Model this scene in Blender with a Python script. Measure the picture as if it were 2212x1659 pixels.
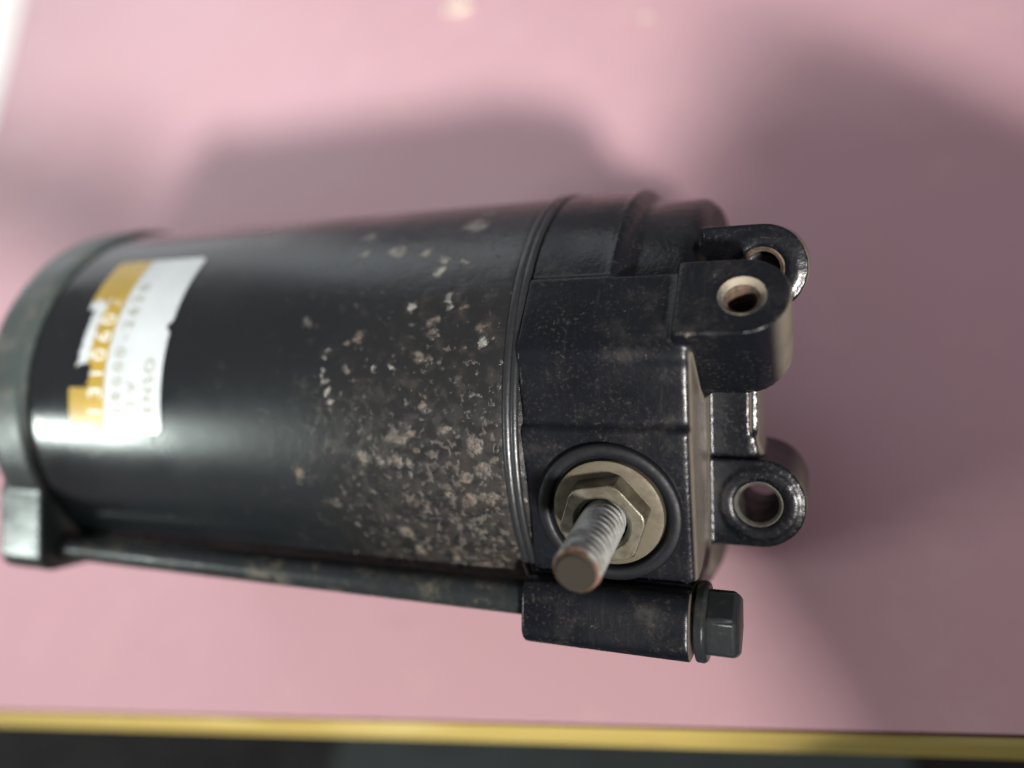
import bpy, bmesh, math, random
from mathutils import Vector, Matrix, noise
random.seed(7)
sc = bpy.context.scene
S = 0.001                                    # everything is written in millimetres
rad = math.radians
for o in list(bpy.data.objects): bpy.data.objects.remove(o)

# ------------------------------------------------------------------ frame of the place
# table axes (e along the front edge, l away from it, n up) seen from the camera
e = Vector((.937, .12, .327)).normalized()
l = Vector((.0962, .813, -.574)); l = (l - l.dot(e)*e).normalized()
n = e.cross(l)
TAB = Matrix((e, l, n))                      # camera axes -> table axes
P0 = Vector((1.1, -2.9, -128.5))             # motor axis at u = 0, from the camera
H0 = 33.2                                    # height of the motor axis over the table
CZ = H0 - n.dot(P0)
ORI = TAB @ P0; ORI.z = 0                    # world origin: table point below u = 0
CAM = Vector((-ORI.x, -ORI.y, CZ))
Uc = Vector((.93, -.004, .367)).normalized()
Wc = (Vector((0, 0, 1)) - Uc.z*Uc).normalized(); Vc = Wc.cross(Uc)
MROT = Matrix((TAB @ Uc, TAB @ Vc, TAB @ Wc)).transposed()
MF = Matrix.Translation((0, 0, H0*S)) @ MROT.to_4x4()   # motor frame (u, v, w)

# ------------------------------------------------------------------ camera
cd = bpy.data.cameras.new('camera'); cam = bpy.data.objects.new('camera', cd)
sc.collection.objects.link(cam); sc.camera = cam
cam.matrix_world = Matrix.Translation(CAM*S) @ TAB.to_4x4()
cd.sensor_width = 36; cd.lens = 36*1671/2212
cd.clip_start = .002; cd.clip_end = 20
cd.dof.use_dof = True; cd.dof.focus_distance = .0925; cd.dof.aperture_fstop = cd.lens/4.0

# ------------------------------------------------------------------ light
w = bpy.data.worlds.new('World'); sc.world = w; w.use_nodes = True
w.node_tree.nodes['Background'].inputs[0].default_value = (.97, .91, .99, 1)
w.node_tree.nodes['Background'].inputs[1].default_value = .31
def area(name, d, dist, sx, sy, power, col, target=(0, 0, 30), aim=None, spread=180):
    ld = bpy.data.lights.new(name, 'AREA'); ld.shape = 'RECTANGLE'; ld.size = sx; ld.size_y = sy
    ld.energy = power; ld.color = col
    o = bpy.data.objects.new(name, ld); sc.collection.objects.link(o)
    d = Vector(d).normalized(); o.location = Vector(target)*S + d*dist
    if aim: d = (o.location - Vector(aim)*S).normalized()
    o.rotation_euler = d.to_track_quat('Z', 'Y').to_euler(); ld.spread = rad(spread)
    return o
KEYDIR = Vector((.86, -1.88, .95)).normalized()
KEY = area('key_lamp', KEYDIR, 1.2, .11, .11, 3.7, (1, .95, .92), aim=(-560, 1080, 0), spread=37)
area('far_side_fill', (-.25, .72, .72), .60, .34, .24, .42, (.84, .93, 1), target=(-40, 60, 0))  # cool soft fill, added to brighten the far table and upper casting faces
area('window_lamp', (-1.10, -.63, .50), 1.4, .32, .17, 10, (.88, 1, .94), target=(-66, 0, 60))
area('far_window', (-.72, .70, .30), 1.5, 1.1, .8, 2.6, (.95, .98, 1), target=(-150, 150, 0))
sc.view_settings.view_transform = 'Standard'; sc.view_settings.look = 'None'
sc.view_settings.exposure = -.07; sc.view_settings.gamma = 1
sc.view_settings.use_curve_mapping = False
sc.cycles.use_denoising = True; sc.cycles.max_bounces = 6
sc.cycles.caustics_reflective = False; sc.cycles.caustics_refractive = False

# ------------------------------------------------------------------ materials
def mat(name):
    m = bpy.data.materials.new(name); m.use_nodes = True
    nt = m.node_tree; return m, nt, nt.nodes['Principled BSDF']
class NT:
    """small node helper"""
    def __init__(s, nt): s.nt = nt
    def new(s, t, **k):
        nd = s.nt.nodes.new(t)
        for a, b in k.items(): setattr(nd, a, b)
        return nd
    def link(s, a, b): s.nt.links.new(a, b)
    def put(s, sock, v):
        if isinstance(v, bpy.types.NodeSocket): s.link(v, sock)
        elif v is not None: sock.default_value = v
    def co(s, out='Object'): return s.new('ShaderNodeTexCoord').outputs[out]
    def noise(s, scale, detail=3, rough=.55, co=None, dist=0, out='Fac'):
        nd = s.new('ShaderNodeTexNoise'); nd.inputs['Scale'].default_value = scale
        nd.inputs['Detail'].default_value = detail; nd.inputs['Roughness'].default_value = rough
        nd.inputs['Distortion'].default_value = dist
        s.link(co or s.co(), nd.inputs['Vector']); return nd.outputs[out]
    def math(s, op, a, b=None, c=None):
        nd = s.new('ShaderNodeMath', operation=op)
        for i, v in enumerate((a, b, c)):
            if v is not None: s.put(nd.inputs[i], v)
        return nd.outputs[0]
    def ramp(s, v, a, b, lo=0., hi=1.):
        nd = s.new('ShaderNodeMapRange'); nd.clamp = True; nd.interpolation_type = 'SMOOTHSTEP'
        s.link(v, nd.inputs[0])
        for i, x in enumerate((a, b, lo, hi)): s.put(nd.inputs[i+1], x)
        return nd.outputs[0]
    def mix(s, f, a, b):
        nd = s.new('ShaderNodeMix', data_type='RGBA')
        s.put(nd.inputs[0], f)
        for i, v in ((6, a), (7, b)): s.put(nd.inputs[i], v if isinstance(v, bpy.types.NodeSocket) else (*v, 1))
        return nd.outputs[2]
    def bump(s, h, strength, dist):
        nd = s.new('ShaderNodeBump'); nd.inputs['Strength'].default_value = strength
        nd.inputs['Distance'].default_value = dist; s.link(h, nd.inputs['Height']); return nd.outputs[0]
    def sep(s, v):
        nd = s.new('ShaderNodeSeparateXYZ'); s.link(v, nd.inputs[0]); return nd.outputs
    def mapping(s, co, scale=(1, 1, 1), rot=(0, 0, 0)):
        nd = s.new('ShaderNodeMapping'); nd.inputs['Scale'].default_value = scale
        nd.inputs['Rotation'].default_value = rot; s.link(co, nd.inputs[0]); return nd.outputs[0]
    def edge(s, radius):
        """1 where the surface turns: worn edges"""
        b = s.new('ShaderNodeBevel', samples=3); b.inputs[0].default_value = radius
        g = s.new('ShaderNodeNewGeometry')
        d = s.new('ShaderNodeVectorMath', operation='DOT_PRODUCT')
        s.link(b.outputs[0], d.inputs[0]); s.link(g.outputs['Normal'], d.inputs[1])
        return s.math('SUBTRACT', 1, d.outputs['Value'])

def cast_paint(name, base, dust, dust_amt=.35, rough=.42, wear=1., axial_dust=True, edge_col=(.10, .10, .095), spec=.24):
    """painted casting: satin black, fine sandy relief, dust in patches, worn edges"""
    m, nt, p = mat(name); k = NT(nt); co = k.co()
    n1 = k.noise(260, 5, .65, co); n2 = k.noise(70, 4, .6, co); n3 = k.noise(1500, 2, .5, co)
    mask = k.math('MULTIPLY', k.ramp(n1, .48, .72), k.ramp(n2, .35, .7))
    mask = k.math('MULTIPLY', mask, dust_amt)
    fine = k.math('MULTIPLY', k.ramp(k.noise(2200, 3, .6, co), .52, .72), k.ramp(n1, .38, .66, .01, .10))
    mask = k.math('MAXIMUM', mask, fine)
    spk = k.ramp(k.noise(900, 2, .5, co), .70, .76)
    spk = k.math('MULTIPLY', spk, k.ramp(n2, .5, .65))
    mask = k.math('MAXIMUM', mask, k.math('MULTIPLY', spk, .30))
    if axial_dust:                         # road dust caked on the end faces
        nx = k.sep(k.co('Normal'))[0]
        ends = k.math('MULTIPLY', k.ramp(nx, .55, .9), k.ramp(n1, .2, .6, .75, 1))
        ux = k.sep(co)[0]
        ends = k.math('MULTIPLY', k.math('MULTIPLY', ends, .38), k.ramp(ux, .0316, .0326))
        mask = k.math('MAXIMUM', mask, ends)
    # faint rubbed streaks
    st = k.noise(240, 3, .6, k.mapping(co, (6, .5, .5), (0, 0, .5)))
    streak = k.math('MULTIPLY', k.ramp(st, .58, .80), .035)
    mask = k.math('MAXIMUM', mask, streak)
    eg = k.edge(.0006) if axial_dust else k.math('MULTIPLY', n1, 0)
    ew = k.math('MULTIPLY', k.ramp(eg, .05, .20), k.math('MULTIPLY', k.ramp(n1, .45, .62), k.ramp(n2, .38, .62)))
    ew = k.math('MULTIPLY', ew, wear)
    col = k.mix(mask, base, dust)
    col = k.mix(ew, col, edge_col)
    k.link(col, p.inputs['Base Color'])
    r = k.math('ADD', k.ramp(n2, .3, .7, rough-.08, rough+.1), k.math('MULTIPLY', mask, .4))
    r = k.math('MAXIMUM', r, k.math('MULTIPLY', k.ramp(eg, .02, .10), .62))
    k.link(r, p.inputs['Roughness'])
    h = k.math('ADD', k.math('MULTIPLY', n3, .35), k.math('ADD', n1, k.math('MULTIPLY', mask, .6)))
    k.link(k.bump(h, .30, .0003), p.inputs['Normal'])
    k.link(k.ramp(eg, .015, .08, spec, spec*.2), p.inputs['Specular IOR Level'])
    return m
M = {}
M['cast'] = cast_paint('black_cast_paint', (.0030, .0037, .0054), (.25, .215, .165), .075, .30)
M['boltblack'] = cast_paint('black_plated_steel', (.011, .0135, .014), (.15, .13, .09), .50, .30, .8, False)
M['housing'] = cast_paint('grey_cast_aluminium', (.036, .048, .045), (.24, .21, .15), .35, .34, .8, False, (.36, .36, .32), .6)

def yoke_mat():
    m, nt, p = mat('chipped_gloss_black'); k = NT(nt); co = k.co()
    x, y, z = k.sep(co)
    wob = k.noise(55, 3, .6, co)
    u = k.math('ADD', x, k.math('MULTIPLY', k.math('SUBTRACT', wob, .5), .03))
    zone = k.ramp(u, -.038, .004)                        # dirt gathers at the bracket end
    low = k.ramp(y, .020, -.018)                         # and on the belly side
    dens = k.math('ADD', k.math('MULTIPLY', zone, .62), k.math('MULTIPLY', k.math('MULTIPLY', zone, low), .62))
    # caked grit: noise cut at a threshold that drops where dirt gathers
    def chips(scale, t0, drop, soft, det=4):
        nn = k.noise(scale, det, .58, co, .3)
        th = k.math('SUBTRACT', t0, k.math('MULTIPLY', dens, drop))
        return k.ramp(k.math('SUBTRACT', nn, th), 0, soft)
    c1 = k.math('MULTIPLY', chips(430, .74, .125, .12, 5), .42)
    c2 = k.math('MULTIPLY', chips(1000, .715, .16, .10, 5), .50)
    c3 = k.math('MULTIPLY', chips(210, .76, .19, .25, 7), .18)
    c4 = k.math('MULTIPLY', chips(520, .60, .19, .25, 8), .15)
    mask = k.math('MULTIPLY', k.math('MAXIMUM', k.math('MAXIMUM', c1, c2), k.math('MAXIMUM', c3, c4)), .72)
    nv = k.noise(520, 5, .65, co, out='Color')
    wv = k.new('ShaderNodeVectorMath', operation='MULTIPLY_ADD')
    k.link(nv, wv.inputs[0]); wv.inputs[1].default_value = (.0036,)*3; k.link(co, wv.inputs[2])
    def blots(L):
        spot = None
        for (su, sa, sr) in L:
            c = Vector((su, 32*math.sin(rad(sa)), 32*math.cos(rad(sa))))*S + Vector((.0018,)*3)
            dn = k.new('ShaderNodeVectorMath', operation='DISTANCE'); k.link(wv.outputs[0], dn.inputs[0]); dn.inputs[1].default_value = c
            b = k.ramp(dn.outputs['Value'], sr*S*1.45, sr*S*.6)
            spot = b if spot is None else k.math('MAXIMUM', spot, b)
        return spot
    tone = k.noise(900, 4, .65, co); hue = k.noise(220, 2, .5, co)
    b1 = k.math('MULTIPLY', blots(PALE), k.ramp(tone, .30, .60, .30, .62))
    b2 = k.math('MULTIPLY', blots(BROWN), k.ramp(tone, .36, .62, .10, .62))
    spot = k.math('MAXIMUM', b1, b2)
    brown = k.mix(k.ramp(hue, .4, .62), (.140, .124, .096), (.140, .100, .072))
    brown = k.mix(k.ramp(tone, .35, .65), (.075, .064, .052), brown)
    pale = k.mix(k.ramp(tone, .3, .7), (.17, .17, .15), (.30, .30, .26))
    ground = k.mix(k.ramp(dens, .1, .9, 0, .6), (.0045, .0060, .0068), (.0105, .0100, .0092))
    col = k.mix(mask, ground, brown)
    col = k.mix(b2, col, brown)
    col = k.mix(b1, col, pale)
    allm = k.math('MAXIMUM', mask, spot)
    k.link(col, p.inputs['Base Color'])
    film = k.ramp(k.noise(40, 4, .6, co), .35, .7)
    r0 = k.math('ADD', k.ramp(u, -.066, -.026, .10, .25), k.math('MULTIPLY', film, .10))
    r0 = k.math('ADD', r0, k.math('MULTIPLY', k.noise(500, 3, .6, co), .05))
    k.link(k.math('ADD', r0, k.math('MULTIPLY', allm, .45)), p.inputs['Roughness'])
    h = k.math('ADD', k.math('MULTIPLY', allm, 1.0), k.math('MULTIPLY', k.noise(420, 4, .6, co), k.ramp(dens, 0, .6, .04, .40)))
    k.link(k.bump(h, .7, .00030), p.inputs['Normal'])
    return m
# single flakes and blots on the can: (u mm, angle deg, radius mm)
PALE = [(-16.2, 50.9, 1.01), (1.0, 52.9, 1.55), (1.7, 60.6, 0.91), (-14.6, 42.7, 0.9), (-9.5, 42.9, 1.33), (-4.5, 41.0, 0.94), (-0.9, 38.6, 0.71), (2.1, 36.8, 0.56), (-1.4, 34.7, 0.91), (-4.0, 23.4, 0.45), (1.3, 23.9, 0.44), (1.3, 25.6, 0.34), (1.4, 27.2, 0.37), (-8.4, 8.8, 0.38), (-5.8, 9.4, 0.34), (7.0, 14.1, 0.55), (-15.6, 13.2, 0.32), (-16.1, 10.9, 0.32), (-16.6, 8.1, 0.42), (-16.3, 5.8, 0.46), (-15.3, 3.3, 0.42), (-14.7, 1.1, 0.35), (-14.8, -1.4, 0.31)]
BROWN = [(-11.2, 16.7, 0.7), (-13.2, 15.1, 0.46), (-0.5, 19.4, 0.61), (-0.1, 16.6, 0.6), (-1.8, 11.4, 0.87), (-0.6, 11.0, 0.47), (3.9, 23.0, 0.47), (7.0, 17.6, 0.92), (-4.2, -7.7, 1.01), (-5.6, -7.8, 0.81), (-3.0, -7.0, 0.6), (-10.0, -12.5, 0.76), (-7.6, -13.0, 0.82), (-5.3, -13.1, 0.68), (-3.2, -13.9, 0.51), (2.2, -5.6, 0.79), (-0.8, -0.1, 0.73), (6.7, -8.6, 0.97), (4.6, -16.4, 0.82), (7.2, -14.9, 1.07), (1.9, -22.0, 0.84), (5.2, -22.2, 0.93), (7.8, -21.3, 0.92), (2.1, -27.7, 0.75), (-1.8, -25.3, 0.55), (-6.1, -33.0, 0.99), (-4.8, -39.1, 0.86), (0.2, -40.5, 0.85), (3.5, -42.7, 0.78), (4.4, -31.1, 0.85), (-12.8, 8.4, 0.49), (-20.2, 20.9, 0.58), (-18.8, 20.1, 0.36), (-16.1, -25.6, 0.72), (-21.0, -18.1, 0.87)]
M['yoke'] = yoke_mat()

def simple(name, col, rough, metal=0., nscale=400, var=.25, bump=.1, spec=.5, col2=None):
    m, nt, p = mat(name); k = NT(nt); co = k.co()
    nn = k.noise(nscale, 4, .6, co)
    c2 = col2 or tuple(c*(1-var) for c in col)
    k.link(k.mix(k.ramp(nn, .35, .65), col, c2), p.inputs['Base Color'])
    k.link(k.ramp(nn, .3, .7, rough*.85, min(1, rough*1.2)), p.inputs['Roughness'])
    p.inputs['Metallic'].default_value = metal
    p.inputs['Specular IOR Level'].default_value = spec
    k.link(k.bump(nn, bump, .0002), p.inputs['Normal'])
    return m
M['rubber'] = simple('black_rubber', (.012, .013, .014), .35, 0, 900, .4, .25)
M['insulator'] = simple('black_insulator', (.005, .0055, .007), .5, 0, 700, .4, .2, .22)
M['zinc'] = simple('yellow_zinc_plate', (.082, .073, .046), .58, .4, 420, .4, .25, col2=(.065, .052, .034))
M['nut'] = simple('worn_zinc_nut', (.20, .19, .145), .36, .7, 500, .4, .3, col2=(.10, .085, .06))
M['label_white'] = simple('label_white_film', (.41, .455, .46), .27, 0, 120, .12, .03, .8)
M['label_yellow'] = simple('label_yellow_ink', (.31, .215, .026), .30, 0, 200, .2, .03, .7)
M['ink_pale'] = simple('label_pale_ink', (.52, .54, .47), .35, 0, 300, .1, .0)
M['ink_dark'] = simple('label_dark_ink', (.22, .22, .16), .45, 0, 300, .1, .0)
def stud_mat():
    m, nt, p = mat('weathered_steel_thread'); k = NT(nt); co = k.co()
    nn = k.noise(500, 4, .6, co)
    # distance along the stud from its face
    d = k.new('ShaderNodeVectorMath', operation='DOT_PRODUCT'); k.link(co, d.inputs[0])
    d.inputs[1].default_value = (0, math.sin(rad(-17)), math.cos(rad(-17)))
    tip = k.ramp(k.math('ADD', d.outputs['Value'], k.math('MULTIPLY', k.math('SUBTRACT', nn, .5), .004)), .0440, .0456)
    rust = k.mix(k.ramp(k.noise(900, 3, .6, co), .4, .65), (.135, .075, .046), (.06, .043, .033))
    col = k.mix(tip, k.mix(k.ramp(nn, .4, .65), (.31, .32, .30), (.15, .15, .135)), rust)
    face = k.ramp(d.outputs['Value'], .0455, .0458)
    col = k.mix(face, col, (.022, .019, .015))
    k.link(col, p.inputs['Base Color'])
    k.link(k.ramp(tip, 0, 1, .45, .05), p.inputs['Metallic'])
    k.link(k.math('MAXIMUM', k.ramp(nn, .3, .7, .36, .6), k.math('MULTIPLY', tip, .85)), p.inputs['Roughness'])
    k.link(k.ramp(tip, 0, 1, .5, .10), p.inputs['Specular IOR Level'])
    k.link(k.bump(k.noise(1500, 3, .6, co), .2, .0001), p.inputs['Normal'])
    return m
M['stud'] = stud_mat()

def pink_mat():
    m, nt, p = mat('pink_laminate'); k = NT(nt); co = k.co()
    a = k.noise(9, 4, .6, co); b = k.noise(900, 2, .5, co); c = k.noise(45, 5, .65, co)
    col = k.mix(k.ramp(a, .35, .65), (.58, .356, .398), (.565, .342, .370))
    col = k.mix(k.math('MULTIPLY', k.ramp(c, .50, .72), .22), col, (.68, .46, .44))
    dot = k.ramp(k.noise(420, 2, .5, co), .735, .76)
    col = k.mix(k.math('MULTIPLY', dot, k.ramp(k.noise(20, 2, .5, co), .5, .6, .05, .5)), col, (.75, .66, .58))
    smear = k.ramp(k.noise(70, 5, .7, k.mapping(co, (.25, 1.6, 1), (0, 0, .6))), .58, .80)
    col = k.mix(k.math('MULTIPLY', smear, .18), col, (.33, .20, .20))
    k.link(col, p.inputs['Base Color'])
    k.link(k.ramp(c, .3, .7, .38, .50), p.inputs['Roughness'])
    p.inputs['Specular IOR Level'].default_value = .35
    k.link(k.bump(b, .05, .0001), p.inputs['Normal'])
    return m
M['pink'] = pink_mat()
def wood_mat():
    m, nt, p = mat('raw_yellow_wood'); k = NT(nt); co = k.co()
    g = k.noise(160, 5, .65, k.mapping(co, (.10, 1, 2.2)), .4); v = k.noise(30, 3, .5, k.mapping(co, (.6, 1, 1)))
    col = k.mix(k.ramp(g, .35, .65), (.52, .41, .13), (.41, .30, .075))
    col = k.mix(k.math('MULTIPLY', k.ramp(v, .45, .65), .6), col, (.68, .58, .25))
    nick = k.ramp(k.noise(110, 4, .6, k.mapping(co, (.5, 1, 1.6))), .66, .74)
    col = k.mix(k.math('MULTIPLY', nick, .6), col, (.20, .13, .05))
    k.link(col, p.inputs['Base Color']); p.inputs['Roughness'].default_value = .5
    k.link(k.bump(g, .3, .0004), p.inputs['Normal'])
    return m
M['wood'] = wood_mat()
M['core'] = simple('laminate_brown_core', (.075, .022, .020), .6, 0, 300, .3, .1)
M['paper'] = simple('white_paper', (.90, .90, .86), .7, 0, 300, .03, .05)
M['floor_dark'] = simple('dark_floor', (.012, .010, .009), .7, 0, 30, .4, .1)
M['floor_grey'] = simple('grey_floor_tile', (.075, .090, .088), .6, 0, 30, .2, .1)
M['floor_olive'] = simple('olive_floor_tile', (.15, .15, .085), .6, 0, 30, .2, .1)
M['crumb'] = simple('pale_crumb', (.62, .58, .46), .8, 0, 900, .2, .3)

# ------------------------------------------------------------------ building helpers (millimetres in, metres out)
def raw(verts, faces):
    me = bpy.data.meshes.new('m'); me.from_pydata([Vector(v)*S for v in verts], [], faces); me.update()
    bm = bmesh.new(); bm.from_mesh(me); bmesh.ops.recalc_face_normals(bm, faces=bm.faces)
    bm.to_mesh(me); bm.free(); return me
def link(name, me, m, parent=None, frame=True, smooth=30, bevel=0):
    o = bpy.data.objects.new(name, me); sc.collection.objects.link(o)
    me.name = name
    if m: me.materials.append(m)
    for p in me.polygons: p.use_smooth = True
    if smooth is not None and hasattr(me, 'set_sharp_from_angle'): me.set_sharp_from_angle(angle=rad(smooth))
    if parent:
        o.parent = parent
        if frame: o.matrix_local = MF
    if bevel:
        b = o.modifiers.new('bevel', 'BEVEL'); b.width = bevel*S; b.segments = 3; b.limit_method = 'ANGLE'; b.angle_limit = rad(35)
        b.harden_normals = True
    return o
def sub(name, me, m, parent, **k):                      # a sub-part: same frame, child of a part
    o = link(name, me, m, None, **k); o.parent = parent; return o
def merge(*meshes):
    bm = bmesh.new()
    for me in meshes: bm.from_mesh(me)
    out = bpy.data.meshes.new('m'); bm.to_mesh(out); bm.free(); return out
def frame(th):
    """normal, tangent at angle th about the axis, measured from +w to +v"""
    t = rad(th); return Vector((0, math.sin(t), math.cos(t))), Vector((0, math.cos(t), -math.sin(t)))
X = Vector((1, 0, 0))
def lathe(prof, seg=128, org=Vector((0, 0, 0)), ax=X, a=Vector((0, 1, 0)), b=Vector((0, 0, 1)), cap=True):
    vs, fs = [], []
    for (t, r) in prof:
        for i in range(seg):
            q = 2*math.pi*i/seg; vs.append(org + ax*t + (a*math.cos(q) + b*math.sin(q))*r)
    for j in range(len(prof)-1):
        for i in range(seg):
            k = (i+1) % seg; fs.append((j*seg+i, j*seg+k, (j+1)*seg+k, (j+1)*seg+i))
    if cap:
        fs.append(tuple(range(seg))); L = (len(prof)-1)*seg; fs.append(tuple(range(L, L+seg)))
    return raw(vs, fs)
def tube(prof, seg=96, **k):                            # closed profile ring
    prof = list(prof)+[prof[0]]; return lathe(prof, seg, cap=False, **k)
def prism(poly, org, a, b, nrm, d0, d1, hole=None, hseg=40, csk=0.):
    """polygon in (a, b) extruded along nrm from d0 (back) to d1 (front); hole = (ca, cb, r)"""
    N = len(poly); vs, fs = [], []
    P = lambda x, y, d: org + a*x + b*y + nrm*d
    for d in (d0, d1): vs += [P(x, y, d) for x, y in poly]
    for i in range(N): fs.append((i, (i+1) % N, N+(i+1) % N, N+i))
    if not hole:
        fs += [tuple(range(N)), tuple(range(N, 2*N))]; return raw(vs, fs)
    ca, cb, r = hole
    base = len(vs)
    rings = ((d0, r), (d1-csk, r), (d1, r+csk)) if csk else ((d0, r), (d1, r))
    for d, rr in rings:
        vs += [P(ca+rr*math.cos(2*math.pi*i/hseg), cb+rr*math.sin(2*math.pi*i/hseg), d) for i in range(hseg)]
    for j in range(len(rings)-1):
        for i in range(hseg):
            k = (i+1) % hseg; fs.append((base+j*hseg+i, base+j*hseg+k, base+(j+1)*hseg+k, base+(j+1)*hseg+i))
    me = raw(vs, fs)
    bm = bmesh.new(); bm.from_mesh(me)
    for d in (d0, d1):
        lim = 1e-7
        es = [ed for ed in bm.edges if all(abs(((v.co/S)-org).dot(nrm)-d) < 1e-3 for v in ed.verts) and len(ed.link_faces) == 1]
        bmesh.ops.triangle_fill(bm, use_beauty=True, edges=es)
    bmesh.ops.recalc_face_normals(bm, faces=bm.faces); bm.to_mesh(me); bm.free(); return me
def box(u0, u1, v0, v1, w0, w1):
    return prism([(u0, v0), (u1, v0), (u1, v1), (u0, v1)], Vector((0, 0, 0)), X, Vector((0, 1, 0)), Vector((0, 0, 1)), w0, w1)
def rrect(x0, x1, y0, y1, r, k=6):
    out = []
    for cx, cy, a0 in ((x1-r, y1-r, 0), (x0+r, y1-r, 90), (x0+r, y0+r, 180), (x1-r, y0+r, 270)):
        for i in range(k+1):
            q = rad(a0 + 90*i/k); out.append((cx+r*math.cos(q), cy+r*math.sin(q)))
    return out
def dee(u0, cu, cv, r, k=28, flare=0):
    """square on the left at u0, round on the right about (cu, cv)"""
    pts = [(u0, cv-r-flare), ]
    pts += [(cu+r*math.cos(q), cv+r*math.sin(q)) for q in (rad(-90+180*i/k) for i in range(k+1))]
    pts += [(u0, cv+r+flare)]
    return pts
def fuse(me, voxel, smooth):
    """weld overlapping lumps into one casting with soft inside corners"""
    o = bpy.data.objects.new('tmp', me); sc.collection.objects.link(o)
    r = o.modifiers.new('r', 'REMESH'); r.mode = 'VOXEL'; r.voxel_size = voxel*S
    s_ = o.modifiers.new('s', 'SMOOTH'); s_.iterations = smooth; s_.factor = .5
    dg = bpy.context.evaluated_depsgraph_get()
    out = bpy.data.meshes.new_from_object(o.evaluated_get(dg)); bpy.data.objects.remove(o); return out
def thing(name, label, cat, group=None, kind=None):
    o = bpy.data.objects.new(name, None); sc.collection.objects.link(o); o.empty_display_size = .02
    tag(o, label, cat, group, kind); return o
def tag(o, label=None, cat=None, group=None, kind=None):
    for k, v in (('label', label), ('category', cat), ('group', group), ('kind', kind)):
        if v: o[k] = v
    return o

# ------------------------------------------------------------------ the setting: board, floor
FRONT = (29.5 - ORI.y)                                  # front edge of the board (world y, mm)
def slab(x0, x1, y0, y1, z0, z1): 
    return prism([(x0, y0), (x1, y0), (x1, y1), (x0, y1)], Vector((0, 0, 0)), X, Vector((0, 1, 0)), Vector((0, 0, 1)), z0, z1)
tb = tag(link('table', slab(-900, 500, FRONT+.4, 900, -18.6, -2.95), M['wood'], bevel=0), 'pink laminate table with a raw yellow wood front edge', 'table', None, 'structure')
sub('laminate_core', slab(-902, 502, FRONT-.6, 902, -2.9, -.24), M['core'], tb, bevel=.1)
sub('laminate_top', slab(-902, 502, FRONT-.65, 902, -.235, 0), M['pink'], tb, bevel=.08)
sub('edge_strip', slab(-900, 500, FRONT-.3, FRONT+.35, -19.0, -2.95), M['wood'], tb, bevel=.2)
fl = tag(link('floor', slab(-2500, 2500, -2500, 2500, -470, -460), M['floor_dark']), None, None, None, 'structure')

def floor_tile(x0, x1, m):
    sub('floor_tile', slab(x0, x1, -420, 160, -459.6, -457), M[m], fl, bevel=.5)
floor_tile(-330, 90, 'floor_grey'); floor_tile(190, 330, 'floor_olive')
# ------------------------------------------------------------------ starter motor
motor = thing('starter_motor', 'used black starter motor with torn white and yellow label lying on the pink table', 'starter motor')

# yoke: the drawn steel can
prof = [(-76, 31.6), (-73.4, 31.9), (-73, 32)] + [(-73+83.2*i/60, 32) for i in range(1, 60)] + [(10.2, 32), (10.5, 31.9), (10.6, 31.4), (12.5, 31.0)]
yoke = link('yoke', lathe(prof, 220), M['yoke'], motor)
for u0, r0, wd in ((10.75, 32.05, .62), (11.75, 32.15, .55)):     # twin lips of the seal between can and bracket
    p = [(u0+wd*math.cos(rad(q)), r0+wd*.8*math.sin(rad(q))) for q in range(0, 360, 24)]
    link('seal_ring', tube(p, 200), M['rubber'], motor)

# end bracket casting -------------------------------------------------------
poly = [(16.3, 28.35), (8.2, 32.75), (7.0, 33.2), (5.8, 33.05), (4.9, 32.5), (-1.9, 30.95), (-2.6, 31.75), (-20.5, 26.2), (-24, 24.0)]      # (v, w) of the faces A, B, C
def rblock(th):
    d = Vector((math.sin(th), math.cos(th)))
    for (a, b) in zip(poly, poly[1:]):
        a = Vector(a); b = Vector(b); ed = b-a
        den = d.x*ed.y - d.y*ed.x
        if abs(den) < 1e-9: continue
        t = (a.x*ed.y - a.y*ed.x)/den; s_ = (a.x*d.y - a.y*d.x)/den
        if t > 0 and -1e-6 <= s_ <= 1+1e-6: return t
    return None
def rcyl(u, th=0):
    r = rcyl0(u)
    if th < rad(-44) and u > 25:                        # the lower back corner is drawn in
        r -= 5.2*min(1, (rad(-44)-th)/rad(6))*((u-25)/8)**1.5
    return r
def rcyl0(u):
    if u < 22.2: return 32.25
    if u < 23.2: return 32.25 + .25*math.sin((u-22.2)*math.pi)
    if u < 24.6: return 32.25 - 1.9*(u-23.2)/1.4
    if u < 31: return 30.35
    return 30.35 - 1.5*((u-31)/2)**1.6
us = [12.3, 12.8] + [13+i*.5 for i in range(40)] + [33.0]
NT_ = 720; vs, fs = [], []
for u in us:
    for i in range(NT_):
        th = 2*math.pi*i/NT_ - math.pi
        r = rcyl(u, th); rb = rblock(th)
        if rb is not None and rad(-45) < th < rad(30.2):
            r = rb - (.7*((u-32.2)/.8)**2 if u > 32.2 else 0)
        vs.append((u, r*math.sin(th), r*math.cos(th)))
for j in range(len(us)-1):
    for i in range(NT_):
        k = (i+1) % NT_; fs.append((j*NT_+i, j*NT_+k, (j+1)*NT_+k, (j+1)*NT_+i))
fs.append(tuple(range(NT_))); fs.append(tuple(range((len(us)-1)*NT_, len(us)*NT_)))
core = raw(vs, fs)
NA, TA = frame(32); NE, TE = frame(-10); NC, TC = frame(-17)
O0 = Vector((0, 0, 0))
VV, WW = Vector((0, 1, 0)), Vector((0, 0, 1))
BB = (-25.5, 25.0)                                       # through-bolt centre (v, w)
bolt_boss = prism(rrect(-29.9, -21.4, 19.5, 29.5, 2.6), O0, VV, WW, X, 11.7, 32.5)
bolt_boss2 = prism(rrect(21.4, 29.9, -29.5, -19.5, 2.6), O0, VV, WW, X, 11.7, 32.5)
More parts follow.
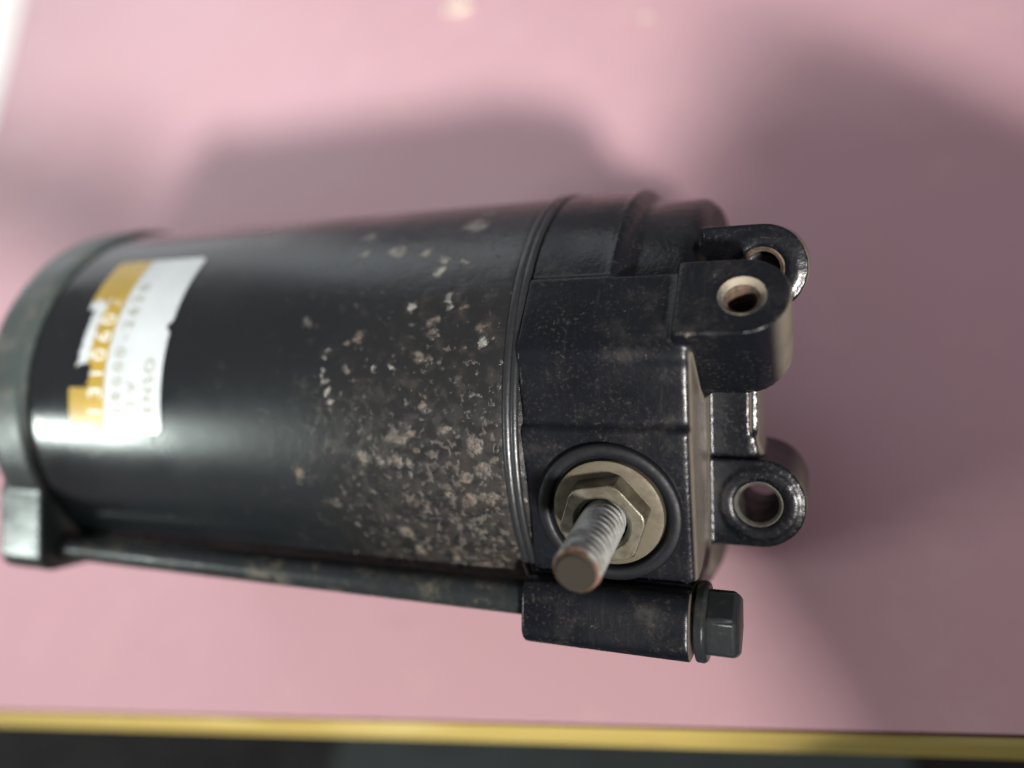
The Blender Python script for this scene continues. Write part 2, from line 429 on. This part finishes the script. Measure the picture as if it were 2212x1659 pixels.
# cable-clamp boss: axis along NA, front face proud of face A
ca = 38.4
ta = Vector((0, 12.8, 32.1)).dot(TA)
fa = Vector((0, 12.8, 32.1)).dot(NA)
boss = merge(prism(dee(31.2, ca, ta, 5.2), O0, X, TA, NA, fa-11.2, fa, hole=(ca, ta-.1, 2.4), csk=.2),
             *[prism(dee(31.2, ca-.3*q, ta, 5.2-dr), O0, X, TA, NA, fa-d1_, fa-d0_) for q, dr, d0_, d1_ in
               ((0, .12, 11.0, 12.0), (.3, .45, 11.5, 13.0), (.8, 1.0, 12.5, 14.0), (1.5, 1.8, 13.5, 14.8), (2.4, 2.9, 14.5, 15.4))])
# foot that holds the bracket to the boss
root = prism([(30.5, ta-4.6), (33.8, ta-4.6), (33.8, ta+4.6), (30.5, ta+4.6)], O0, X, TA, NA, fa-14.5, fa-1.2)
E1 = 18.0                                                # the two ears share one front plane
tu, tl = Vector((0, 17.0, 21.3)).dot(TE), Vector((0, -12.4, 16.1)).dot(TE)
ear_u = merge(prism(dee(32.7, 39.8, tu, 5.45), O0, X, TE, NE, E1-13, E1, hole=(39.8, tu, 2.45), csk=.3),
              lathe([(E1-13, 3.2), (E1-6, 3.2)], 40, org=X*39.8+TE*tu, ax=NE, a=X, b=TE))
ear_l = prism(dee(31.5, 39.2, tl, 5.9), O0, X, TE, NE, E1-13, E1, hole=(39.2, tl, 2.75), csk=.3)
ring_l = tube([(-.4, 3.3), (.28, 3.3), (.28, 4.7), (-.4, 4.9)], 64, org=O0+X*39.2+TE*tl+NE*E1, ax=NE, a=X, b=TE)
ring_u = tube([(-.4, 3.0), (.2, 3.0), (.2, 4.4), (-.4, 4.6)], 64, org=O0+X*39.8+TE*tu+NE*E1, ax=NE, a=X, b=TE)
web = merge(prism(rrect(30.5, 39.2, tl+3, tu-3, 2.5), O0, X, TE, NE, E1-12, E1-1.6), prism(rrect(30.5, 38.2, tl+3.5, tu-3.5, 2.5), O0, X, TE, NE, E1-12, E1-.9),
            *[prism([(38.0, tl+4.5), (41.2-.5*q, tl+4.9), (39.8-.3*q, tl+6.2), (39.0-.1*q, tl+8.8), (38.0, tl+9)], O0, X, TE, NE, E1-9, E1-1.8+.4*q) for q in range(3)])
hub = lathe([(30, 9), (36, 8.5), (37, 7.5)], 64)
cast = fuse(merge(core, bolt_boss, bolt_boss2, boss, root, ear_u, ear_l, ring_l, ring_u, web, hub), .24, 11)
def split(me, tests):
    """cut the casting into its named regions by where each face lies"""
    outs = []
    groups = [[] for _ in range(len(tests)+1)]
    for p in me.polygons:
        c = p.center/S
        for i, t in enumerate(tests):
            if t(c): groups[i].append(p); break
        else: groups[-1].append(p)
    for g in groups:
        idx = {}; fs = []; vs = []; nm = []
        for p in g:
            f = []
            for vi in p.vertices:
                if vi not in idx: idx[vi] = len(vs); vs.append(me.vertices[vi].co.copy()); nm.append(me.vertices[vi].normal.copy())
                f.append(idx[vi])
            fs.append(f)
        m2 = bpy.data.meshes.new('m'); m2.from_pydata(vs, [], fs); m2.update()
        for p in m2.polygons: p.use_smooth = True
        m2.normals_split_custom_set_from_vertices(nm)
        outs.append(m2)
    return outs
t_boss = lambda c: c.x > 33.45 and c.dot(NA) > 17.8 and c.z > 18.5 and c.y > 2.2
t_eu = lambda c: c.x > 33.4 and (c.dot(TE) > tu-6)
t_el = lambda c: c.x > 33.4 and (c.dot(TE) < tl+6.3)
t_bb = lambda c: c.y < -21.3 and c.z > 18.5 and c.x < 34
mbb, mb, ml, mu, mc = split(cast, [t_bb, t_boss, t_el, t_eu])
link('end_bracket', mc, M['cast'], motor, smooth=None)
link('clamp_boss', mb, M['cast'], motor, smooth=None)
link('mounting_ear', mu, M['cast'], motor, smooth=None)
link('mounting_ear', ml, M['cast'], motor, smooth=None)
link('bolt_boss', mbb, M['cast'], motor, smooth=None)

# linings of the holes
def lining(name, cu, ct, T_, N_, r0, r1, d0, d1, m):
    return link(name, tube([(d0, r0), (d1, r0), (d1+.3, r0+.32), (d1+.3, r1), (d0, r1)], 56, org=X*cu+T_*ct, ax=N_, a=X, b=T_), m, motor, smooth=40)
M['rust'] = simple('rusty_bore', (.075, .045, .024), .8, 0, 700, .5, .5, col2=(.025, .017, .012))
M['bore'] = simple('worn_bore', (.075, .07, .058), .5, .3, 600, .5, .3)
lining('threaded_bore', ca, ta-.1, TA, NA, 1.65, 2.75, fa-11, fa-.95, M['rust'])
link('bore_chamfer', tube([(fa-.85, 1.85), (fa-.08, 2.42), (fa+.02, 2.62), (fa-.85, 2.75)], 56, org=X*ca+TA*(ta-.1), ax=NA, a=X, b=TA), simple('bore_dust', (.20, .175, .125), .8, 0, 300, .7, .5, col2=(.03, .03, .028)), motor)
lining('bushing', 39.8, tu, TE, NE, 2.15, 2.7, E1-12.5, E1-.35, M['rust'])
lining('bushing', 39.2, tl, TE, NE, 2.55, 3.0, E1-12.5, E1-.25, M['bore'])
# through bolts ---------------------------------------------------------------
def hexhead(org, ax, a, b, r, h0, h1, rot, dome=.5, seg=6):
    prof = [(h0, r), (h1-dome, r), (h1-dome*.35, r*.96), (h1, r*.80)]
    a2 = a*math.cos(rad(rot)) + b*math.sin(rad(rot)); b2 = b*math.cos(rad(rot)) - a*math.sin(rad(rot))
    return lathe(prof, seg, org=org, ax=ax, a=a2, b=b2)
for (bv, bw, rot) in ((*BB, 12), (25.5, -25.0, 40)):
    o = Vector((0, bv, bw))
    rod = link('through_bolt', lathe([(-77, 2.25), (12.5, 2.25)], 40, org=o*.985), M['boltblack'], motor)
    sub('bolt_head', hexhead(o, X, VV, WW, 4.35, 34.0, 37.9, rot, .7), M['boltblack'], rod, bevel=.55)
    sub('bolt_flange', lathe([(32.9, 4.1), (33.0, 4.75), (33.9, 4.8), (34.3, 4.5), (34.35, 3)], 60, org=o), M['boltblack'], rod, bevel=.15)

# terminal ----------------------------------------------------------------------
c = Vector((22.8, -12.4, 28.6)); TC0 = c + NC*(31 - c.dot(NC))          # centre on face C
kw = dict(org=TC0, ax=NC, a=X, b=TC)
link('terminal_insulator', tube([(-.6, 8.9), (.75, 8.9), (1.0, 8.65), (1.0, 7.6), (.75, 7.25), (-.2, 7.15), (-.6, 7.1)], 96, **kw), M['insulator'], motor, smooth=50)
link('terminal_washer', tube([(-.6, 3.0), (.55, 3.0), (.85, 6.3), (.7, 6.75), (.3, 6.85), (-.6, 6.85)], 80, **kw), M['zinc'], motor, smooth=40)
def nut():
    rings = [(.6, 5.45, 6), (3.1, 5.45, 6), (3.75, 4.6, 6), (3.75, 3.45, 0), (2.8, 2.9, 0)]
    seg = 48; vs, fs = [], []
    for t, r, hx in rings:
        for i in range(seg):
            q = 2*math.pi*i/seg + rad(10)
            rr = r
            if hx:
                s6 = math.pi/3; k = (q - rad(10)) % s6 - s6/2
                rr = 5.45*math.cos(s6/2)/math.cos(k)
                if r < 5: rr = min(rr, 5.12)
            vs.append(TC0 + NC*t + (X*math.cos(q) + TC*math.sin(q))*rr)
    for j in range(len(rings)-1):
        for i in range(seg):
            k = (i+1) % seg; fs.append((j*seg+i, j*seg+k, (j+1)*seg+k, (j+1)*seg+i))
    return raw(vs, fs)
link('terminal_nut', nut(), M['nut'], motor, smooth=28, bevel=.18)
def thread(L0, L1, r, pitch, amp, seg=40, per=8):
    nrow = int((L1-L0)/pitch*per); vs, fs = [], []
    for j in range(nrow+1):
        t = L0 + (L1-L0)*j/nrow
        for i in range(seg):
            ph = i/seg; q = 2*math.pi*ph
            s_ = (t/pitch - ph) % 1; tri = abs(s_*2-1); tri = min(max((tri-.1)/.8, 0), 1)
            rr = r - amp*(1-tri)
            if t > L1-.9: rr = min(rr, r - (t-(L1-.9))*.75)
            vs.append(TC0 + NC*t + (X*math.cos(q) + TC*math.sin(q))*rr)
    for j in range(nrow):
        for i in range(seg):
            k = (i+1) % seg; fs.append((j*seg+i, j*seg+k, (j+1)*seg+k, (j+1)*seg+i))
    fs.append(tuple(range(nrow*seg, (nrow+1)*seg))); fs.append(tuple(range(seg)))
    return raw(vs, fs)
link('terminal_stud', thread(-.5, 15.0, 2.68, 1.05, .32), M['stud'], motor, smooth=50)

# front housing (left, out of focus) ----------------------------------------------
fl_disc = lathe([(-83.2, 30.6), (-82.4, 32.5), (-80.5, 33.0), (-74.2, 33.0), (-73.2, 32.5)], 160)
lug = prism(rrect(-29.0, -12.5, 16, 29.3, 3.0), O0, VV, WW, X, -83.4, -73.4)
lug2 = prism(rrect(13.5, 30.0, -29.6, -16, 3.0), O0, VV, WW, X, -82.6, -73.4)
DOWN = (MROT.inverted() @ Vector((0, 0, -1)))           # foot under the flange
dn = Vector((0, DOWN.y, DOWN.z)).normalized(); sd = X.cross(dn)
foot = prism(rrect(-8, 8, 20, 36.1, 2), O0, sd, dn, X, -80.5, -74)
neck = lathe([(-100, 11), (-99, 13), (-90, 14), (-84, 17), (-79, 20)], 96)
link('front_housing', fuse(merge(fl_disc, lug, lug2, foot, neck), .45, 4), M['housing'], motor, smooth=None)
link('drive_shaft', lathe([(-122, 5.2), (-121, 6), (-99, 6)], 40), M['stud'], motor)
def gear():
    pts = []
    for i in range(11):
        for a_, r in ((-.30, 7.6), (-.16, 10.5), (.16, 10.5), (.30, 7.6)):
            q = 2*math.pi*(i+a_)/11; pts.append((r*math.cos(q), r*math.sin(q)))
    return prism(pts, O0, VV, WW, X, -116, -102)
link('pinion_gear', gear(), M['stud'], motor, bevel=.3, smooth=30)

# label wrapped on the can ----------------------------------------------------------
def wrap(u, th, r): q = rad(th); return (u, r*math.sin(q), r*math.cos(q))
def patch(inside, u0, u1, t0, t1, r, nu, nt_):
    vs, fs, idx = [], [], {}
    def vid(i, j):
        if (i, j) not in idx:
            idx[i, j] = len(vs); vs.append(wrap(u0+(u1-u0)*i/nu, t0+(t1-t0)*j/nt_, r))
        return idx[i, j]
    for i in range(nu):
        for j in range(nt_):
            if inside(u0+(u1-u0)*(i+.5)/nu, t0+(t1-t0)*(j+.5)/nt_):
                fs.append((vid(i, j), vid(i+1, j), vid(i+1, j+1), vid(i, j+1)))
    me = bpy.data.meshes.new('m'); me.from_pydata([Vector(v)*S for v in vs], [], fs); me.update()
    bm = bmesh.new(); bm.from_mesh(me); bmesh.ops.recalc_face_normals(bm, faces=bm.faces)
    if bm.faces and bm.faces[:][0].normal.z < 0: bmesh.ops.reverse_faces(bm, faces=bm.faces)
    bm.to_mesh(me); bm.free(); return me
DEG = 32*math.pi/180                                     # mm per degree of wrap
def rnd(u, t, u0, u1, t0, t1, r):
    du = max(u0+r-u, u-(u1-r), 0); dt = max((t0-t)*DEG+r, (t-t1)*DEG+r, 0)
    return u0 <= u <= u1 and t0 <= t <= t1 and du*du+dt*dt <= r*r
def in_label(u, t):
    if not rnd(u, t, -63.6, -44.8, -8.8, 46, 1.4): return False
    wob = 1.3*noise.noise(Vector((u*.9, t*.55, 3)))+.5*noise.noise(Vector((u*3, t*1.9, 8)))
    if 3.6 < t < 10.5+wob and u < -59.6+wob*.6: return False      # torn away at the left
    if 3.6 < t < 27 and u < -62.6+.3*wob+.02*t: return False
    if 19.2 < t < 22.4 and u > -45.7+abs(t-20.8)*.45: return False  # nick in the right edge
    return True
lab = link('label', patch(in_label, -63.6, -44.8, -8.8, 46, 32.10, 170, 330), M['label_white'], motor, smooth=None)
def in_band(u, t):
    if not in_label(u, t) or u > -56.2: return False
    wob = 1.5*noise.noise(Vector((u*.8, t*.5, 13)))+.6*noise.noise(Vector((u*3, t*1.7, 18)))
    if noise.noise(Vector((u*2.2, t*1.3, 30))) > .60: return False
    if 10 < t < 30+wob and u < -60.2+wob+.03*(t-10): return False   # ink rubbed off
    return True
sub('label_band', patch(in_band, -63.6, -56.2, -8.8, 46, 32.16, 80, 330), M['label_yellow'], lab, smooth=None)
def lettering(name, text, u, t0, size, m, r, space=1.0, bold=0., adv=None):
    """flat print, read from the belly side upwards, tops of the letters toward the housing"""
    for k_, ch in enumerate(text):
        if ch == ' ': continue
        cu = bpy.data.curves.new('t', 'FONT'); cu.body = ch; cu.size = size; cu.align_x = 'CENTER'; cu.offset = bold; cu.resolution_u = 3
        o = bpy.data.objects.new('t', cu); sc.collection.objects.link(o)
        dg = bpy.context.evaluated_depsgraph_get(); me = bpy.data.meshes.new_from_object(o.evaluated_get(dg))
        bpy.data.objects.remove(o)
        th0 = t0 + adv*k_
        for v in me.vertices:
            x, y = v.co.x, v.co.y
            v.co = Vector(wrap(u - y, th0 + x*space/DEG, r))*S
        me.flip_normals() if False else None
        yield me
def text_part(name, *a, **k):
    return sub(name, merge(*list(lettering(name, *a, **k))), a[4], lab, smooth=None)
text_part('label_lettering', '131060-', -56.7, -3.0, 3.9, M['ink_pale'], 32.22, 1.0, .06, adv=5.3)
text_part('label_lettering', '128000-2620', -52.7, -7.0, 2.9, M['ink_dark'], 32.18, 1.1, .0, adv=4.1)
text_part('label_lettering', '12V', -49.8, -5.5, 2.7, M['ink_dark'], 32.18, 1.2, .0, adv=4.6)
text_part('label_lettering', 'DENSO', -46.4, -6.0, 2.8, M['ink_dark'], 32.18, 1.05, .02, adv=3.9)

# ------------------------------------------------------------------ small things on the table
def table_point(x, y):
    """point of the table plane (mm, world) for a place in the picture given as tangents of the view"""
    r = Vector((x, y, -1)); d = TAB @ r; t = -CZ/d.z; return CAM + d*t
def crumb(px, py, size, label):
    p = table_point((px-1106)/1671, -(py-829.5)/1671)
    bm = bmesh.new(); bmesh.ops.create_icosphere(bm, subdivisions=3, radius=1)
    off = Vector((px, py, 0))
    for v in bm.verts:
        v.co *= 1 + .45*noise.noise(v.co*1.3+off)
        v.co = Vector((v.co.x*size, v.co.y*size*.7, (v.co.z+.8)*size*.35))*S
    me = bpy.data.meshes.new('m'); bm.to_mesh(me); bm.free()
    o = link('crumb', me, M['crumb'], smooth=None); o.location = Vector((p.x, p.y, 0))*S
    return tag(o, label, 'crumb', 'crumbs on the table')
crumb(992, 22, 4.6, 'largest pale crumb on the pink table, near its far side')
crumb(1398, 38, 1.5, 'small tan crumb right of the largest crumb on the table')
crumb(866, 236, 1.3, 'tiny pale crumb on the table behind the motor label end')
# sheet of white paper at the far left
a = table_point((52-1106)/1671, (829.5-0)/1671); b = table_point((-8-1106)/1671, (829.5-255)/1671)
d = (a-b); d.z = 0; d.normalize(); nrm = Vector((-d.y, d.x, 0))
q0 = b - d*70; q1 = b + d*330
me = raw([q0, q1, q1+nrm*210, q0+nrm*210, q0+Vector((0, 0, .35)), q1+Vector((0, 0, .35)), q1+nrm*210+Vector((0, 0, .35)), q0+nrm*210+Vector((0, 0, .35))],
         [(0, 1, 2, 3), (4, 5, 6, 7), (0, 1, 5, 4), (1, 2, 6, 5), (2, 3, 7, 6), (3, 0, 4, 7)])
pp = link('paper_sheet', me, M['paper']); pp.location.z = .0002
tag(pp, 'white sheet of paper on the table at the far left corner', 'paper')

# ------------------------------------------------------------------ the photographer's hand, beside the camera: it throws the round shadow at right
M['skin'] = simple('skin', (.42, .24, .17), .5, 0, 500, .15, .15)
M['sleeve'] = simple('dark_sleeve_cloth', (.03, .033, .045), .9, 0, 900, .3, .4)
def capsule(a, b, ra, rb, seg=20):
    a, b = Vector(a), Vector(b); ax = (b-a); L = ax.length; ax.normalize()
    q = ax.orthogonal().normalized(); p2 = ax.cross(q)
    prof = [(-ra*math.cos(rad(t)), max(ra*math.sin(rad(t)), .05)) for t in range(0, 91, 15)]
    prof += [(L+rb*math.sin(rad(t)), max(rb*math.cos(rad(t)), .05)) for t in range(0, 91, 15)]
    return lathe(prof, seg, org=a, ax=ax, a=q, b=p2)
def build_hand():
    caps = []
    def chain(pts, rs):
        for i in range(len(pts)-1): caps.append(capsule(pts[i], pts[i+1], rs[i], rs[i+1]))
    # x along the forearm to the knuckles, y across the palm (thumb side +), z back of the hand
    kn = [(84, 30), (88, 10), (85, -10), (78, -28)]
    for (x, y) in kn: chain([(2, y*.55, 0), (45, y*.85, 1), (x, y, 2)], (17, 13.5, 11))
    fl_ = [(42, 25, 20), (46, 29, 22), (43, 27, 21), (33, 21, 18)]
    for (x, y), (l1, l2, l3) in zip(kn, fl_):
        pts = [Vector((x, y, 2))]
        for L, ang in zip((l1, l2, l3), (38, 105, 160)):
            pts.append(pts[-1] + Vector((math.cos(rad(ang)), -.04*y/30, -math.sin(rad(ang))))*L)
        chain(pts, (10.2, 9.2, 8.4, 7.2))
    chain([(14, 22, -6), (42, 44, -16), (68, 46, -28), (88, 36, -38)], (15, 12.5, 10.5, 8.5))
    chain([(-70, 0, 0), (2, 0, 0)], (27, 23))
    return fuse(merge(*caps), 1.6, 6)
arm_to = Vector((.37, -.93, .03)).normalized()           # from the hand back to the elbow
HC = table_point((1690-1106)/1671, (829.5-665)/1671) + KEYDIR*205
zx = (-arm_to); zz = (Vector((0, 0, 1)) - zx*zx.z).normalized(); zy = zz.cross(zx)
zz, zy = KEYDIR - zx*KEYDIR.dot(zx), None
zz.normalize(); zy = zz.cross(zx)
HM = Matrix.Translation((HC + arm_to*62)*S) @ Matrix((zx, zy, zz)).transposed().to_4x4() @ Matrix.Rotation(rad(-38), 4, 'X') @ Matrix.Scale(1.1, 4)
hd = thing('person', 'person with bare hands and dark sleeves whose hand shadows fall behind the motor', 'person')
hd.location = (HC*S)
prof = []
for i in range(60):
    t = i/59; prof.append((-40-300*t, 36+10*t+1.6*math.sin(i*.9)*(1-t*.3)+.8*math.sin(i*2.3)))
hand_me = build_hand(); sleeve_me = lathe(prof, 48)
def place_hand(mat_world):
    for nm, me, m in (('hand', hand_me, M['skin']), ('sleeve', sleeve_me, M['sleeve'])):
        o = link(nm, me.copy(), m, None, smooth=None); o.parent = hd
        o.matrix_parent_inverse = Matrix.Identity(4); o.matrix_local = Matrix.Translation(-hd.location) @ mat_world
place_hand(HM)
# an unseen second hand added for its shadow, edge-on to the lamp, left of and behind the camera: the soft streak of shade behind the label
T2 = table_point((300-1106)/1671, (829.5-385)/1671); LP = KEY.location/S
H2 = T2 + (LP - T2)*.25
kd = (LP - T2).normalized()
zx = Vector((.77, .18, -.21)).normalized(); zy = -(kd - zx*kd.dot(zx)).normalized(); zz = zx.cross(zy)
place_hand(Matrix.Translation((H2 - zx*62)*S) @ Matrix((zx, zy, zz)).transposed().to_4x4() @ Matrix.Scale(.66, 4))
